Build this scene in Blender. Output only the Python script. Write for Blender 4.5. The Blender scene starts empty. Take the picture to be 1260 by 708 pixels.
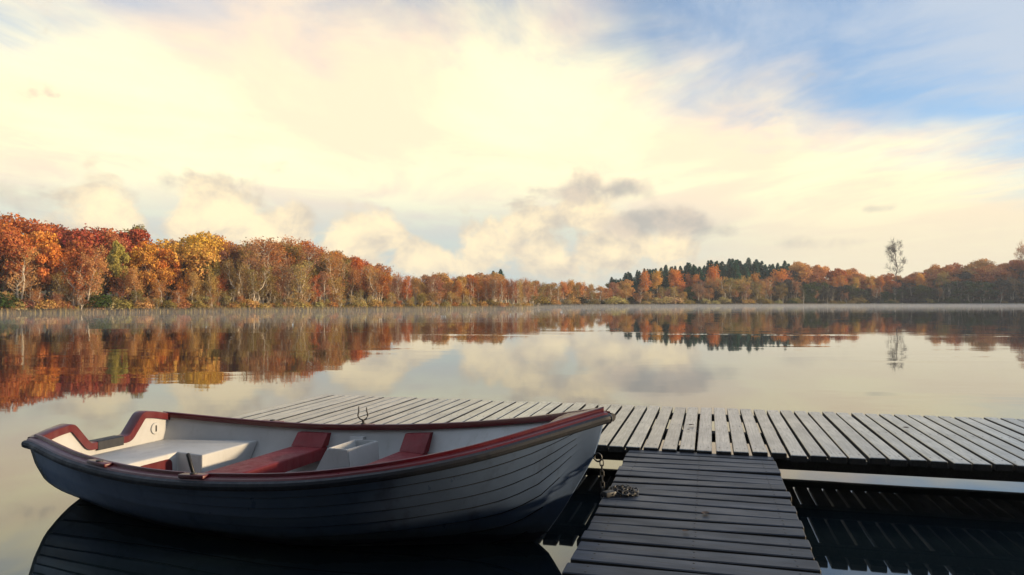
import bpy, bmesh, math, random
import numpy as np
from mathutils import Vector, Matrix
R = math.radians
sc = bpy.context.scene
col = sc.collection

# ------------------------------------------------------------------ camera
F, PX0, PY0, CAMH = 920.0, 630.0, 371.0, 1.326      # focal length and horizon in pixels of a 1260 wide frame
cam = bpy.data.cameras.new('camera'); camo = bpy.data.objects.new('camera', cam); col.objects.link(camo)
cam.sensor_width = 36.0; cam.lens = 36.0 * F / 1260.0
cam.clip_start = 0.05; cam.clip_end = 6000.0
camo.location = (0, 0, CAMH)
camo.rotation_euler = (R(90) + math.atan((PY0 - 354.0) / F), 0, 0)
sc.camera = camo

# ------------------------------------------------------------------ render settings
sc.render.engine = 'CYCLES'
sc.view_settings.view_transform = 'Standard'; sc.view_settings.look = 'None'
sc.view_settings.exposure = 0.40; sc.view_settings.gamma = 1.0
sc.cycles.use_denoising = True
sc.cycles.max_bounces = 7; sc.cycles.diffuse_bounces = 3; sc.cycles.glossy_bounces = 4
sc.cycles.transmission_bounces = 2; sc.cycles.volume_bounces = 0; sc.cycles.transparent_max_bounces = 6
sc.cycles.caustics_reflective = False; sc.cycles.caustics_refractive = False
sc.cycles.sample_clamp_indirect = 4.0

# ------------------------------------------------------------------ sun
SUN_AZ, SUN_EL = 92.0, 11.0                         # azimuth clockwise from the view direction
sv = Vector((math.sin(R(SUN_AZ)) * math.cos(R(SUN_EL)), math.cos(R(SUN_AZ)) * math.cos(R(SUN_EL)), math.sin(R(SUN_EL))))
sl = bpy.data.lights.new('sun', 'SUN'); so = bpy.data.objects.new('sun', sl); col.objects.link(so)
sl.energy = 5.0; sl.angle = R(3.0); sl.color = (1.0, 0.74, 0.44)
so.rotation_euler = sv.to_track_quat('Z', 'Y').to_euler()


# ------------------------------------------------------------------ node helper
class NT:
    def __init__(s, nt): s.nt = nt; s.n = nt.nodes; s.l = nt.links
    def new(s, t, **k):
        o = s.n.new(t)
        for a, b in k.items(): setattr(o, a, b)
        return o
    def put(s, sock, v):
        if v is None: return
        if isinstance(v, bpy.types.NodeSocket): s.l.new(v, sock)
        else:
            if sock.type == 'RGBA' and len(v) == 3: v = (*v, 1.0)
            sock.default_value = v
    def m(s, op, a, b=None, c=None, clamp=False):
        o = s.new('ShaderNodeMath', operation=op, use_clamp=clamp)
        for i, v in enumerate((a, b, c)):
            if v is not None: s.put(o.inputs[i], v)
        return o.outputs[0]
    def mix(s, f, a, b, bt='MIX'):
        o = s.new('ShaderNodeMix', data_type='RGBA', blend_type=bt)
        s.put(o.inputs[0], f); s.put(o.inputs[6], a); s.put(o.inputs[7], b)
        return o.outputs[2]
    def noise(s, vec, scale, detail=5, rough=0.55, dist=0.0, dim='3D'):
        o = s.new('ShaderNodeTexNoise', noise_dimensions=dim)
        if vec is not None: s.put(o.inputs['Vector'], vec)
        s.put(o.inputs['Scale'], scale); s.put(o.inputs['Detail'], detail)
        s.put(o.inputs['Roughness'], rough); s.put(o.inputs['Distortion'], dist)
        return o.outputs['Fac']
    def smooth(s, v, a, b, x=0.0, y=1.0):
        o = s.new('ShaderNodeMapRange', interpolation_type='SMOOTHSTEP')
        for i, q in enumerate((v, a, b, x, y)): s.put(o.inputs[i], q)
        return o.outputs[0]
    def lin(s, v, a, b, x=0.0, y=1.0):
        o = s.new('ShaderNodeMapRange')
        for i, q in enumerate((v, a, b, x, y)): s.put(o.inputs[i], q)
        return o.outputs[0]
    def comb(s, x, y, z=0.0):
        o = s.new('ShaderNodeCombineXYZ')
        for i, q in enumerate((x, y, z)): s.put(o.inputs[i], q)
        return o.outputs[0]
    def sep(s, v):
        o = s.new('ShaderNodeSeparateXYZ'); s.put(o.inputs[0], v); return o.outputs
    def mapv(s, v, scale=(1, 1, 1), loc=(0, 0, 0), rot=(0, 0, 0)):
        o = s.new('ShaderNodeMapping'); s.put(o.inputs[0], v)
        o.inputs[1].default_value = loc; o.inputs[2].default_value = rot; o.inputs[3].default_value = scale
        return o.outputs[0]


# ------------------------------------------------------------------ sky
world = bpy.data.worlds.new('World'); sc.world = world; world.use_nodes = True
W = NT(world.node_tree); W.n.clear()
SKY_STRENGTH = 0.15
sky = W.new('ShaderNodeTexSky', sky_type='NISHITA'); sky.sun_disc = False
sky.sun_elevation = R(SUN_EL); sky.sun_rotation = R(SUN_AZ); sky.altitude = 0
sky.air_density = 1.0; sky.dust_density = 0.6; sky.ozone_density = 2.5
geo = W.new('ShaderNodeTexCoord')
D = geo.outputs['Generated']
dx, dy, dz = W.sep(D)
el = W.m('ARCSINE', dz)
az = W.m('ARCTAN2', dx, dy)
elp = W.m('MAXIMUM', el, 0.0)
zc = W.m('MAXIMUM', W.m('ADD', dz, 0.015), 0.02)
px = W.m('DIVIDE', dx, zc); py = W.m('DIVIDE', dy, zc)       # where the ray meets a level cloud sheet of height 1
P = W.comb(px, py, 0.0)
base = W.mix(1.0, sky.outputs[0], (SKY_STRENGTH * 0.92, SKY_STRENGTH * 1.04, SKY_STRENGTH * 1.16), 'MULTIPLY')
# high sheet of thin cloud lying beyond a slanting edge, blue on the near side of the edge
warpn = W.noise(P, 0.55, 4, 0.6, 0.4)
fine = W.noise(W.mapv(P, (1.25, 0.55, 1), rot=(0, 0, R(18))), 1.5, 8, 0.62, 0.6)
edge = W.m('SUBTRACT', py, W.m('ADD', W.m('MULTIPLY', px, 0.78), 2.30))
edge = W.m('MINIMUM', edge, W.m('ADD', W.m('MULTIPLY', py, 0.9), -1.75))
edge = W.m('ADD', edge, W.m('MULTIPLY', W.m('SUBTRACT', warpn, 0.5), 2.4))
edge = W.m('ADD', edge, W.m('MULTIPLY', W.m('SUBTRACT', fine, 0.5), 1.6))
sheet = W.smooth(edge, -0.55, 1.15)
veil_n = W.noise(W.mapv(P, (1.1, 0.6, 1), (3.1, 1.7, 0), (0, 0, R(20))), 1.1, 8, 0.6, 0.6)
veil = W.smooth(W.m('ADD', veil_n, W.m('MULTIPLY', W.m('MINIMUM', W.m('ADD', edge, 0.35), 0.0), -0.26)), 0.40, 0.76, 0.16, 0.88)
c1 = W.mix(veil, base, (0.46, 0.52, 0.60))
streak = W.noise(W.mapv(P, (0.9, 0.42, 1), (1, 5, 0), (0, 0, R(14))), 0.9, 7, 0.6, 0.7)
sheetcol = W.mix(W.smooth(streak, 0.36, 0.66), (0.92, 0.72, 0.51), (1.05, 0.94, 0.585))
c2 = W.mix(sheet, c1, sheetcol)
# paler blue grey air low down under the sheet, creamier toward the sun side
low = W.smooth(el, 0.20, 0.055)
lowcol = W.mix(W.smooth(az, -0.05, 0.45), (0.40, 0.49, 0.50), (0.74, 0.66, 0.48))
c3 = W.mix(W.m('MULTIPLY', low, 0.90), c2, lowcol)
# heaped clouds above the far shore, each placed by its bearing and height in the sky
AE = W.comb(az, W.m('MULTIPLY', el, 1.25), 0.0)
wob = W.noise(AE, 15.0, 5, 0.55, 0.25)
big = W.noise(AE, 5.0, 3, 0.5, 0.0)
def puff(pxs, pys, wx, wy, amp=1.0):
    a0 = math.atan((pxs - PX0) / F); e0 = math.atan((PY0 - pys) / F * math.cos(a0))
    a = W.m('MULTIPLY', W.m('SUBTRACT', az, a0), F / wx)
    e = W.m('MULTIPLY', W.m('SUBTRACT', el, e0), F / wy)
    g = W.m('EXPONENT', W.m('MULTIPLY', W.m('ADD', W.m('MULTIPLY', a, a), W.m('MULTIPLY', e, e)), -1.0))
    return W.m('MULTIPLY', g, amp)
def field(lst):
    r = None
    for q in lst:
        g = puff(*q); r = g if r is None else W.m('MAXIMUM', r, g)
    return r
lit = field([(265, 262, 62, 52, 1.05), (335, 288, 60, 36, 1.0), (118, 258, 52, 55, 0.85), (440, 300, 62, 45, 0.9),
             (520, 318, 70, 28, 0.75), (595, 305, 52, 46, 0.9), (678, 312, 60, 55, 0.85), (60, 300, 90, 40, 0.6), (830, 330, 90, 30, 0.5), (655, 275, 50, 34, 0.9), (722, 262, 52, 36, 0.85), (735, 315, 80, 45, 0.85), (805, 300, 60, 38, 0.8)])
gry = field([(690, 296, 90, 36, 0.62), (706, 238, 50, 17, 0.85), (775, 232, 34, 18, 0.85), (800, 276, 95, 22, 0.95), (820, 224, 18, 10, 0.5), (640, 255, 36, 20, 0.5), (850, 282, 60, 18, 0.75),
             (40, 248, 70, 26, 0.55), (205, 225, 34, 26, 0.45), (720, 330, 120, 26, 0.6), (1078, 258, 26, 7, 0.6), (1000, 300, 150, 12, 0.45)])
ns = W.m('SUBTRACT', W.m('ADD', W.m('MULTIPLY', wob, 0.75), W.m('MULTIPLY', big, 0.25)), 0.5)
litm = W.smooth(W.m('ADD', lit, W.m('MULTIPLY', ns, 2.3)), 0.30, 0.64)
gm = W.smooth(W.m('ADD', gry, W.m('MULTIPLY', ns, 2.1)), 0.26, 0.86)
tone = W.noise(W.mapv(AE, (1, 1, 1), (0.012, -0.02, 0)), 15.0, 6, 0.6, 0.2)
litcol = W.mix(W.smooth(W.m('ADD', tone, W.m('MULTIPLY', lit, 0.30)), 0.50, 0.86), (0.56, 0.49, 0.39), (0.95, 0.78, 0.49))
c4 = W.mix(W.m('MULTIPLY', litm, 0.92), c3, litcol)
grycol = W.mix(W.smooth(tone, 0.35, 0.65), (0.36, 0.35, 0.33), (0.56, 0.48, 0.40))
c5 = W.mix(W.m('MULTIPLY', gm, 0.80), c4, grycol)
# a soft grey band of far air right on the horizon
c6 = W.mix(W.smooth(el, 0.055, 0.0, 0.0, 0.55), c5, lowcol)
bg = W.new('ShaderNodeBackground'); W.put(bg.inputs[0], c6); bg.inputs[1].default_value = 1.0
wo = W.new('ShaderNodeOutputWorld'); W.l.new(bg.outputs[0], wo.inputs[0])
world.cycles.sampling_method = 'MANUAL'; world.cycles.sample_map_resolution = 1024


# ------------------------------------------------------------------ helpers
def mat(name):
    m = bpy.data.materials.new(name); m.use_nodes = True
    n = NT(m.node_tree); n.n.clear()
    b = n.new('ShaderNodeBsdfPrincipled'); o = n.new('ShaderNodeOutputMaterial'); n.l.new(b.outputs[0], o.inputs[0])
    return m, n, b, o

def tag(o, label=None, cat=None, group=None, kind=None):
    if label: o['label'] = label
    if cat: o['category'] = cat
    if group: o['group'] = group
    if kind: o['kind'] = kind
    return o

def link(name, me, m=None, parent=None):
    if m is not None and not me.materials: me.materials.append(m)
    o = bpy.data.objects.new(name, me); col.objects.link(o)
    if parent: o.parent = parent
    return o

def empty(name, loc=(0, 0, 0), rz=0.0):
    o = bpy.data.objects.new(name, None); col.objects.link(o)
    o.location = loc; o.rotation_euler = (0, 0, rz); o.empty_display_size = 0.1
    return o

def mesh_np(name, v, q):
    """verts (n,3), faces (m,k) as arrays"""
    v = np.asarray(v, dtype=np.float32); q = np.asarray(q, dtype=np.int32)
    k = q.shape[1]
    me = bpy.data.meshes.new(name)
    me.vertices.add(len(v)); me.vertices.foreach_set('co', v.ravel())
    me.loops.add(q.size); me.loops.foreach_set('vertex_index', q.ravel())
    me.polygons.add(len(q)); me.polygons.foreach_set('loop_start', np.arange(0, q.size, k, dtype=np.int32))
    me.polygons.foreach_set('loop_total', np.full(len(q), k, dtype=np.int32))
    me.update(calc_edges=True)
    return me

def mesh_py(name, v, f, smooth=None):
    me = bpy.data.meshes.new(name); me.from_pydata([tuple(p) for p in v], [], f); me.update()
    bm = bmesh.new(); bm.from_mesh(me); bmesh.ops.recalc_face_normals(bm, faces=bm.faces); bm.to_mesh(me); bm.free()
    if smooth is not None:
        me.shade_smooth(); me.set_sharp_from_angle(angle=R(smooth))
    return me

def box(name, x0, x1, y0, y1, z0, z1, bevel=0.0, seg=2):
    bm = bmesh.new(); bmesh.ops.create_cube(bm, size=1.0)
    for v in bm.verts:
        v.co = Vector(((x0 + x1) / 2 + v.co.x * (x1 - x0), (y0 + y1) / 2 + v.co.y * (y1 - y0), (z0 + z1) / 2 + v.co.z * (z1 - z0)))
    if bevel: bmesh.ops.bevel(bm, geom=list(bm.edges), offset=bevel, segments=seg, affect='EDGES', profile=0.5)
    me = bpy.data.meshes.new(name); bm.to_mesh(me); bm.free()
    if bevel: me.shade_smooth(); me.set_sharp_from_angle(angle=R(35))
    return me

def tube_arr(path, rad, sides=6):
    path = np.asarray(path, float); n = len(path)
    t = np.gradient(path, axis=0); t /= np.linalg.norm(t, axis=1, keepdims=True) + 1e-9
    ref = np.where(np.abs(t[:, 2:3]) < 0.9, [[0, 0, 1.0]], [[1.0, 0, 0]])
    a = np.cross(t, ref); a /= np.linalg.norm(a, axis=1, keepdims=True) + 1e-9
    b = np.cross(t, a)
    an = np.linspace(0, 2 * np.pi, sides, endpoint=False)
    v = path[:, None] + np.asarray(rad)[:, None, None] * (a[:, None] * np.cos(an)[None, :, None] + b[:, None] * np.sin(an)[None, :, None])
    v = v.reshape(-1, 3); q = []
    i = np.arange(n - 1)[:, None] * sides; j = np.arange(sides)[None]; k = (j + 1) % sides
    q = np.stack([i + j, i + k, i + sides + k, i + sides + j], -1).reshape(-1, 4)
    return v, q

class Acc:
    def __init__(s): s.v = []; s.q = []; s.n = 0
    def add(s, v, q): s.v.append(v); s.q.append(q + s.n); s.n += len(v)
    def mesh(s, name): return mesh_np(name, np.concatenate(s.v), np.concatenate(s.q))

def leaf_arr(c, nrm, size, rng, aspect=0.75):
    n = len(c); r = rng.normal(size=(n, 3))
    t = np.cross(nrm, r); t /= np.linalg.norm(t, axis=1, keepdims=True) + 1e-9
    b = np.cross(nrm, t); s = np.asarray(size)[:, None]
    fold = nrm * s * 0.25
    v = np.stack([c + t * s + fold, c + b * s * aspect, c - t * s + fold, c - b * s * aspect], 1).reshape(-1, 3)
    return v, np.arange(4 * n).reshape(-1, 4)


# ------------------------------------------------------------------ materials
def leaf_material(name, rough=0.75, trans=0.30):
    m = bpy.data.materials.new(name); m.use_nodes = True; n = NT(m.node_tree); n.n.clear()
    oi = n.new('ShaderNodeObjectInfo'); g = n.new('ShaderNodeNewGeometry'); tc = n.new('ShaderNodeTexCoord')
    isl = g.outputs['Random Per Island']
    cl = n.noise(tc.outputs['Object'], 0.55, 3, 0.6)
    hv = n.new('ShaderNodeHueSaturation')
    n.put(hv.inputs['Hue'], n.m('ADD', n.lin(isl, 0, 1, 0.486, 0.516), n.lin(cl, 0.3, 0.7, -0.016, 0.02)))
    n.put(hv.inputs['Saturation'], n.lin(cl, 0.3, 0.7, 0.85, 1.1))
    n.put(hv.inputs['Value'], n.lin(isl, 0, 1, 0.76, 1.24))
    n.put(hv.inputs['Color'], oi.outputs['Color'])
    d = n.new('ShaderNodeBsdfDiffuse'); t = n.new('ShaderNodeBsdfTranslucent'); mx = n.new('ShaderNodeMixShader')
    n.put(d.inputs[0], hv.outputs[0]); n.put(t.inputs[0], hv.outputs[0]); mx.inputs[0].default_value = trans
    n.l.new(d.outputs[0], mx.inputs[1]); n.l.new(t.outputs[0], mx.inputs[2])
    o = n.new('ShaderNodeOutputMaterial'); n.l.new(mx.outputs[0], o.inputs[0])
    return m
M_LEAF = leaf_material('autumn_leaves')
M_NEEDLE = leaf_material('needles', trans=0.1)

def bark_material(name, c0, c1, scale):
    m, n, b, o = mat(name); tc = n.new('ShaderNodeTexCoord')
    f = n.noise(n.mapv(tc.outputs['Object'], (1, 1, 0.35)), scale, 5, 0.65)
    n.put(b.inputs['Base Color'], n.mix(n.smooth(f, 0.42, 0.62), c0, c1)); b.inputs['Roughness'].default_value = 0.85
    return m
M_BIRCH = bark_material('pale_bark', (0.62, 0.54, 0.42), (0.28, 0.22, 0.15), 3.0)
M_BARK = bark_material('brown_bark', (0.17, 0.12, 0.085), (0.07, 0.05, 0.035), 2.0)

m, n, b, o = mat('lake_water'); M_WATER = m
tc = n.new('ShaderNodeTexCoord'); ob = tc.outputs['Object']
r1 = n.noise(n.mapv(ob, (0.9, 1.6, 1)), 1.1, 2, 0.5)
r2 = n.noise(n.mapv(ob, (0.35, 1.0, 1), (7, 3, 0)), 0.55, 3, 0.55)
breeze = n.smooth(n.noise(n.mapv(ob, (0.05, 0.13, 1), (4.2, 1.5, 0)), 1.0, 3, 0.5), 0.50, 0.72, 0.12, 1.0)
hgt = n.m('ADD', n.m('MULTIPLY', r1, 0.35), r2)
bp = n.new('ShaderNodeBump'); n.put(bp.inputs['Height'], n.m('MULTIPLY', hgt, breeze)); bp.inputs['Strength'].default_value = 1.0
bp.inputs['Distance'].default_value = 0.013
n.l.new(bp.outputs[0], b.inputs['Normal'])
b.inputs['Base Color'].default_value = (0.005, 0.010, 0.014, 1); b.inputs['Roughness'].default_value = 0.025
b.inputs['IOR'].default_value = 1.95; b.inputs['Specular Tint'].default_value = (0.86, 0.95, 1.0, 1)

m, n, b, o = mat('bank_earth'); M_EARTH = m
tc = n.new('ShaderNodeTexCoord'); f = n.noise(tc.outputs['Object'], 0.35, 6, 0.65)
n.put(b.inputs['Base Color'], n.mix(n.smooth(f, 0.35, 0.65), (0.08, 0.065, 0.022), (0.22, 0.16, 0.05))); b.inputs['Roughness'].default_value = 0.95

def wood_material(name, dark, pale, rough0, rough1, coat=0.0):
    m, n, b, o = mat(name)
    tc = n.new('ShaderNodeTexCoord'); oi = n.new('ShaderNodeObjectInfo'); rnd = oi.outputs['Random']
    off = n.comb(n.m('MULTIPLY', rnd, 37.0), n.m('MULTIPLY', rnd, 91.0), 0.0)
    va = n.new('ShaderNodeVectorMath', operation='ADD'); n.l.new(tc.outputs['Object'], va.inputs[0]); n.l.new(off, va.inputs[1])
    v = va.outputs[0]
    grain = n.noise(n.mapv(v, (1.5, 34.0, 20.0)), 2.6, 6, 0.65, 0.6)
    blot = n.noise(n.mapv(v, (1.2, 3.0, 1.0)), 2.2, 4, 0.6)
    c = n.mix(n.smooth(grain, 0.34, 0.66), dark, pale)
    crack = n.noise(n.mapv(v, (0.8, 60.0, 30.0)), 1.7, 3, 0.5, 0.3)
    c = n.mix(n.smooth(crack, 0.66, 0.74, 0.0, 0.8), c, tuple(x * 0.2 for x in dark))
    c = n.mix(n.smooth(blot, 0.35, 0.75, 0.0, 0.55), c, tuple(x * 0.55 for x in dark))
    hv = n.new('ShaderNodeHueSaturation'); n.put(hv.inputs['Value'], n.lin(rnd, 0, 1, 0.70, 1.25)); n.put(hv.inputs['Color'], c)
    n.put(b.inputs['Base Color'], hv.outputs[0])
    n.put(b.inputs['Roughness'], n.lin(blot, 0.3, 0.7, rough0, rough1))
    b.inputs['Coat Weight'].default_value = coat; b.inputs['Coat Roughness'].default_value = 0.22; b.inputs['Coat IOR'].default_value = 1.6
    bp = n.new('ShaderNodeBump'); n.put(bp.inputs['Height'], grain); bp.inputs['Strength'].default_value = 0.35; bp.inputs['Distance'].default_value = 0.002
    n.l.new(bp.outputs[0], b.inputs['Normal'])
    return m
M_DECK = wood_material('weathered_deck_wood', (0.085, 0.095, 0.102), (0.25, 0.268, 0.275), 0.28, 0.44, 0.7)
M_GANG = wood_material('damp_shade_blue_wood', (0.005, 0.010, 0.022), (0.017, 0.031, 0.062), 0.40, 0.60, 0.0)  # deck wood made darker and bluer, dim light and sky reflection put into the colour
M_BEAM = wood_material('tarred_beam_and_plank_shade_wood', (0.010, 0.010, 0.011), (0.026, 0.024, 0.022), 0.6, 0.8)

def paint(name, c, rough=0.35, vary=0.15, coat=0.0, dirt=None, dirt_amt=0.35, scale=6.0, metal=0.0):
    m, n, b, o = mat(name); tc = n.new('ShaderNodeTexCoord')
    f = n.noise(tc.outputs['Object'], scale, 6, 0.65)
    f2 = n.noise(n.mapv(tc.outputs['Object'], (1, 1, 0.3)), scale * 2.7, 4, 0.7)
    c0 = n.mix(n.smooth(f, 0.3, 0.7), tuple(x * (1 - vary) for x in c), tuple(min(1, x * (1 + vary)) for x in c))
    if dirt: c0 = n.mix(n.smooth(f2, 0.52, 0.78, 0.0, dirt_amt), c0, dirt)
    n.put(b.inputs['Base Color'], c0); n.put(b.inputs['Roughness'], n.lin(f2, 0.3, 0.7, rough * 0.8, rough * 1.35))
    b.inputs['Coat Weight'].default_value = coat; b.inputs['Metallic'].default_value = metal
    return m
M_HULL = paint('hull_gelcoat', (0.080, 0.122, 0.215), 0.34, 0.16, 0.0, (0.026, 0.040, 0.075), 0.6, 2.5)
M_LAP_SHADOW = paint('lap_shadow', (0.010, 0.012, 0.018), 0.8, 0.2)  # shadow under each strake lap, painted dark into the groove faces
n = NT(M_HULL.node_tree); b = next(q for q in n.n if q.type == 'BSDF_PRINCIPLED')   # shade painted dark onto the hull up to just above the waterline
tc = n.new('ShaderNodeTexCoord'); zz = n.sep(tc.outputs['Object'])[2]
old = b.inputs['Base Color'].links[0].from_socket
wv = n.m('ADD', zz, n.m('MULTIPLY', n.m('SUBTRACT', n.noise(tc.outputs['Object'], 9.0, 5, 0.7), 0.5), 0.035))
sl1 = n.mix(n.smooth(wv, 0.135, 0.075, 0.0, 0.45), old, (0.045, 0.050, 0.035))       # slime stain above it
n.put(b.inputs['Base Color'], n.mix(n.smooth(wv, 0.066, 0.058), sl1, (0.010, 0.012, 0.034)))
M_WHITE = paint('white_gelcoat', (0.42, 0.43, 0.435), 0.48, 0.06, 0.0, (0.26, 0.25, 0.22), 0.35, 4.0)
M_RED = paint('red_gelcoat', (0.088, 0.003, 0.008), 0.34, 0.12, 0.2, (0.09, 0.005, 0.008), 0.4, 5.0)
M_SEAT = paint('matt_red_paint', (0.17, 0.005, 0.010), 0.55, 0.15, 0.0, (0.10, 0.006, 0.008), 0.45, 6.0)
M_RUB = paint('dark_rubber', (0.007, 0.010, 0.018), 0.55, 0.2, 0.0, None, 0, 8.0)
M_METAL = paint('dull_galvanised_metal', (0.085, 0.088, 0.092), 0.55, 0.2, 0.0, (0.10, 0.06, 0.03), 0.4, 30.0, 0.85)
M_BLACK = paint('black_plastic', (0.010, 0.010, 0.011), 0.4, 0.2)


# ------------------------------------------------------------------ shoreline, ground and water
# bearing (degrees clockwise from the view direction) -> distance of the water's edge
def pxb(p): return math.degrees(math.atan((p - PX0) / F))
def edge_range(p, dyp): Y = F * CAMH / dyp; return math.hypot(Y, (p - PX0) / F * Y)
shore = [(pxb(p), edge_range(p, d)) for p, d in [(-60, 15.6), (0, 15.0), (100, 14.2), (200, 13.2), (300, 12.3), (450, 10.8), (560, 9.8), (640, 9.2),
         (652, 8.4), (664, 6.9), (700, 6.3), (760, 5.7), (900, 5.1), (1000, 4.7), (1150, 4.3), (1260, 4.0)]]
shore = [(-180, 7.0), (-150, 8.0), (-125, 14.0), (-95, 45.0), (-60, 80.0)] + shore + [(45, 330.0), (60, 300.0), (80, 240.0), (100, 120.0), (120, 30.0), (145, 9.0), (180, 7.0)]
SB = np.array([s[0] for s in shore]); SR = np.log([s[1] for s in shore])
def shore_r(bdeg): return float(np.exp(np.interp(bdeg, SB, SR)))
def hill(bdeg):          # how far the land climbs behind the water's edge
    return float(np.interp(bdeg, [-180, -120, -60, -34, -10, 2, 8, 18, 34, 50, 80, 110, 140, 180], [3, 3, 6, 6.0, 3.5, 2.0, 3.5, 6, 8, 16, 20, 16, 4, 3]))
def ground_z(x, y):
    bd = math.degrees(math.atan2(x, y)); r = math.hypot(x, y); d = r - shore_r(bd)
    if d < 0: return max(-1.6, d * 0.25)
    rim = 0.10 * (1 - math.exp(-d / 0.8))
    return rim + hill(bd) * (1 - math.exp(-max(d - 3.5, 0) / 40.0)) + 0.15 * math.sin(x * 0.31) * math.sin(y * 0.27) * min(1, d / 6)

bs = np.unique(np.concatenate([np.arange(-180, 180.01, 2.0), np.arange(-40, 42, 0.5)]))[:-1]
offs = [-60, -20, -6, -2, -0.5, 0, 0.4, 1, 2, 4, 8, 14, 24, 40, 70, 120, 220, 500, 1500, 4000]
gv = [(0, 0, -1.6)]; gf = []
for bd in bs:
    r0 = shore_r(bd)
    for ofs in offs:
        r = max(r0 + ofs, 0.3 + 0.01 * (ofs + 60))
        x, y = r * math.sin(R(bd)), r * math.cos(R(bd)); gv.append((x, y, ground_z(x, y)))
K = len(offs); NB = len(bs)
for i in range(NB):
    j = (i + 1) % NB
    gf.append((0, 1 + j * K, 1 + i * K))
    for k in range(K - 1):
        gf.append((1 + i * K + k, 1 + j * K + k, 1 + j * K + k + 1, 1 + i * K + k + 1))
ground = link('ground', mesh_py('ground', gv, gf, 60), M_EARTH); tag(ground, kind='structure')
wm = mesh_py('lake_water', [(-700, -300, 0), (900, -300, 0), (900, 900, 0), (-700, 900, 0)], [(0, 1, 2, 3)])
water = link('lake_water', wm, M_WATER); tag(water, kind='structure')


# ------------------------------------------------------------------ jetty and gangway
TH = math.atan2(242, F)                                # both lie turned by this angle to the right of the view
G = Vector((math.sin(TH), math.cos(TH), 0)); RT = Vector((math.cos(TH), -math.sin(TH), 0))
DECK = 0.351
rng = random.Random(4)
def plank_mesh(name, L, w, t, top, nails):
    me = box(name, -L / 2, L / 2, -w / 2, w / 2, -t, 0, 0.004, 1)
    me.materials.append(top); me.materials.append(M_BEAM)      # bare on top; edges and underside dark, shade put into their colour
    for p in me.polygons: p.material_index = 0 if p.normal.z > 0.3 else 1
    bm = bmesh.new(); bm.from_mesh(me)                         # nail heads, two over each beam
    for x in nails:
        for y in (-w * 0.27, w * 0.27):
            nv = [bm.verts.new((x + 0.0048 * math.cos(k * 1.0472), y + 0.0048 * math.sin(k * 1.0472), 0.0012)) for k in range(6)]
            nw = [bm.verts.new((v.co.x, v.co.y, -0.002)) for v in nv]
            fs = [bm.faces.new(nv)] + [bm.faces.new((nv[k], nw[k], nw[(k + 1) % 6], nv[(k + 1) % 6])) for k in range(6)]
            for f_ in fs: f_.material_index = 2
    bmesh.ops.recalc_face_normals(bm, faces=bm.faces); bm.to_mesh(me); bm.free(); me.materials.append(M_BLACK)
    return me
rzG = math.atan2(G.y, G.x)                             # local x of a plank runs along G
jet = empty('jetty', (RT * 0.0 + G * 6.09)[:], rzG)    # local x = along G (across the jetty), local y = -RT
tag(jet, 'weathered grey plank jetty lying low across the lake behind the boat', 'jetty')
PITCH = 0.1155
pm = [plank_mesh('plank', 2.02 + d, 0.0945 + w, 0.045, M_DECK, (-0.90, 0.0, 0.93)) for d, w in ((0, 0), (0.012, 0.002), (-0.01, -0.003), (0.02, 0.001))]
i = 0; rr = -3.84
while rr < 4.2:
    o = link('plank', pm[rng.randrange(4)], None, jet)
    gap_j = rng.uniform(-0.003, 0.003)
    o.location = (rng.uniform(-0.012, 0.012), -(rr + gap_j), DECK + rng.uniform(-0.003, 0.003))
    o.rotation_euler = (rng.uniform(-0.012, 0.012), rng.uniform(-0.0015, 0.0015), rng.uniform(-0.004, 0.004))
    rr += PITCH
def beam(parent, x0, x1, y0, y1, z0, z1, name='joist'):
    return link(name, box(name, x0, x1, y0, y1, z0, z1, 0.006, 1), M_BEAM, parent)
ZB = DECK - 0.049
for gx, wd, dp in ((-0.90, 0.07, 0.066), (0.0, 0.12, 0.07), (0.93, 0.07, 0.056)):
    beam(jet, gx - wd / 2, gx + wd / 2, -4.25, 3.87, ZB - dp, ZB)
def pile(parent, x, y, zt):
    v, q = tube_arr([(x, y, -1.7), (x + 0.004, y, -0.6), (x, y + 0.003, zt)], [0.075, 0.072, 0.07], 14)
    me = mesh_np('pile', v, q); me.shade_smooth(); return link('pile', me, M_BEAM, parent)
for y in (3.6, 2.0, 0.15, -3.9):
    for x in (-0.66, 0.66): pile(jet, x, y, ZB - 0.001)

gang = empty('gangway', (RT * -0.062)[:], rzG)         # local x = along the gangway away from the camera, local y = -RT
tag(gang, 'damp, shade-darkened wooden gangway of cross planks leading out to the grey jetty', 'gangway')
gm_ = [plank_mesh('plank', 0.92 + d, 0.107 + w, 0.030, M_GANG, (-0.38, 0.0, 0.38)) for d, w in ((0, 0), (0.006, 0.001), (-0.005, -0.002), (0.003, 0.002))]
GZ = DECK - 0.022
g = 5.04
while g > -2.2:
    o = link('plank', gm_[rng.randrange(4)], None, gang)
    o.location = (g, rng.uniform(-0.004, 0.004), GZ + rng.uniform(-0.002, 0.002))
    o.rotation_euler = (rng.uniform(-0.002, 0.002), rng.uniform(-0.012, 0.012), math.pi / 2 + rng.uniform(-0.004, 0.004))
    g -= 0.1325
for y in (-0.38, 0.0, 0.38):
    beam(gang, -2.4, 5.03, y - 0.03, y + 0.03, GZ - 0.16, GZ - 0.034, 'stringer')
for y in (-0.30, 0.30):
    for x in (4.7, 0.6, -1.6): pile(gang, x, y, GZ - 0.163)

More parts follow.
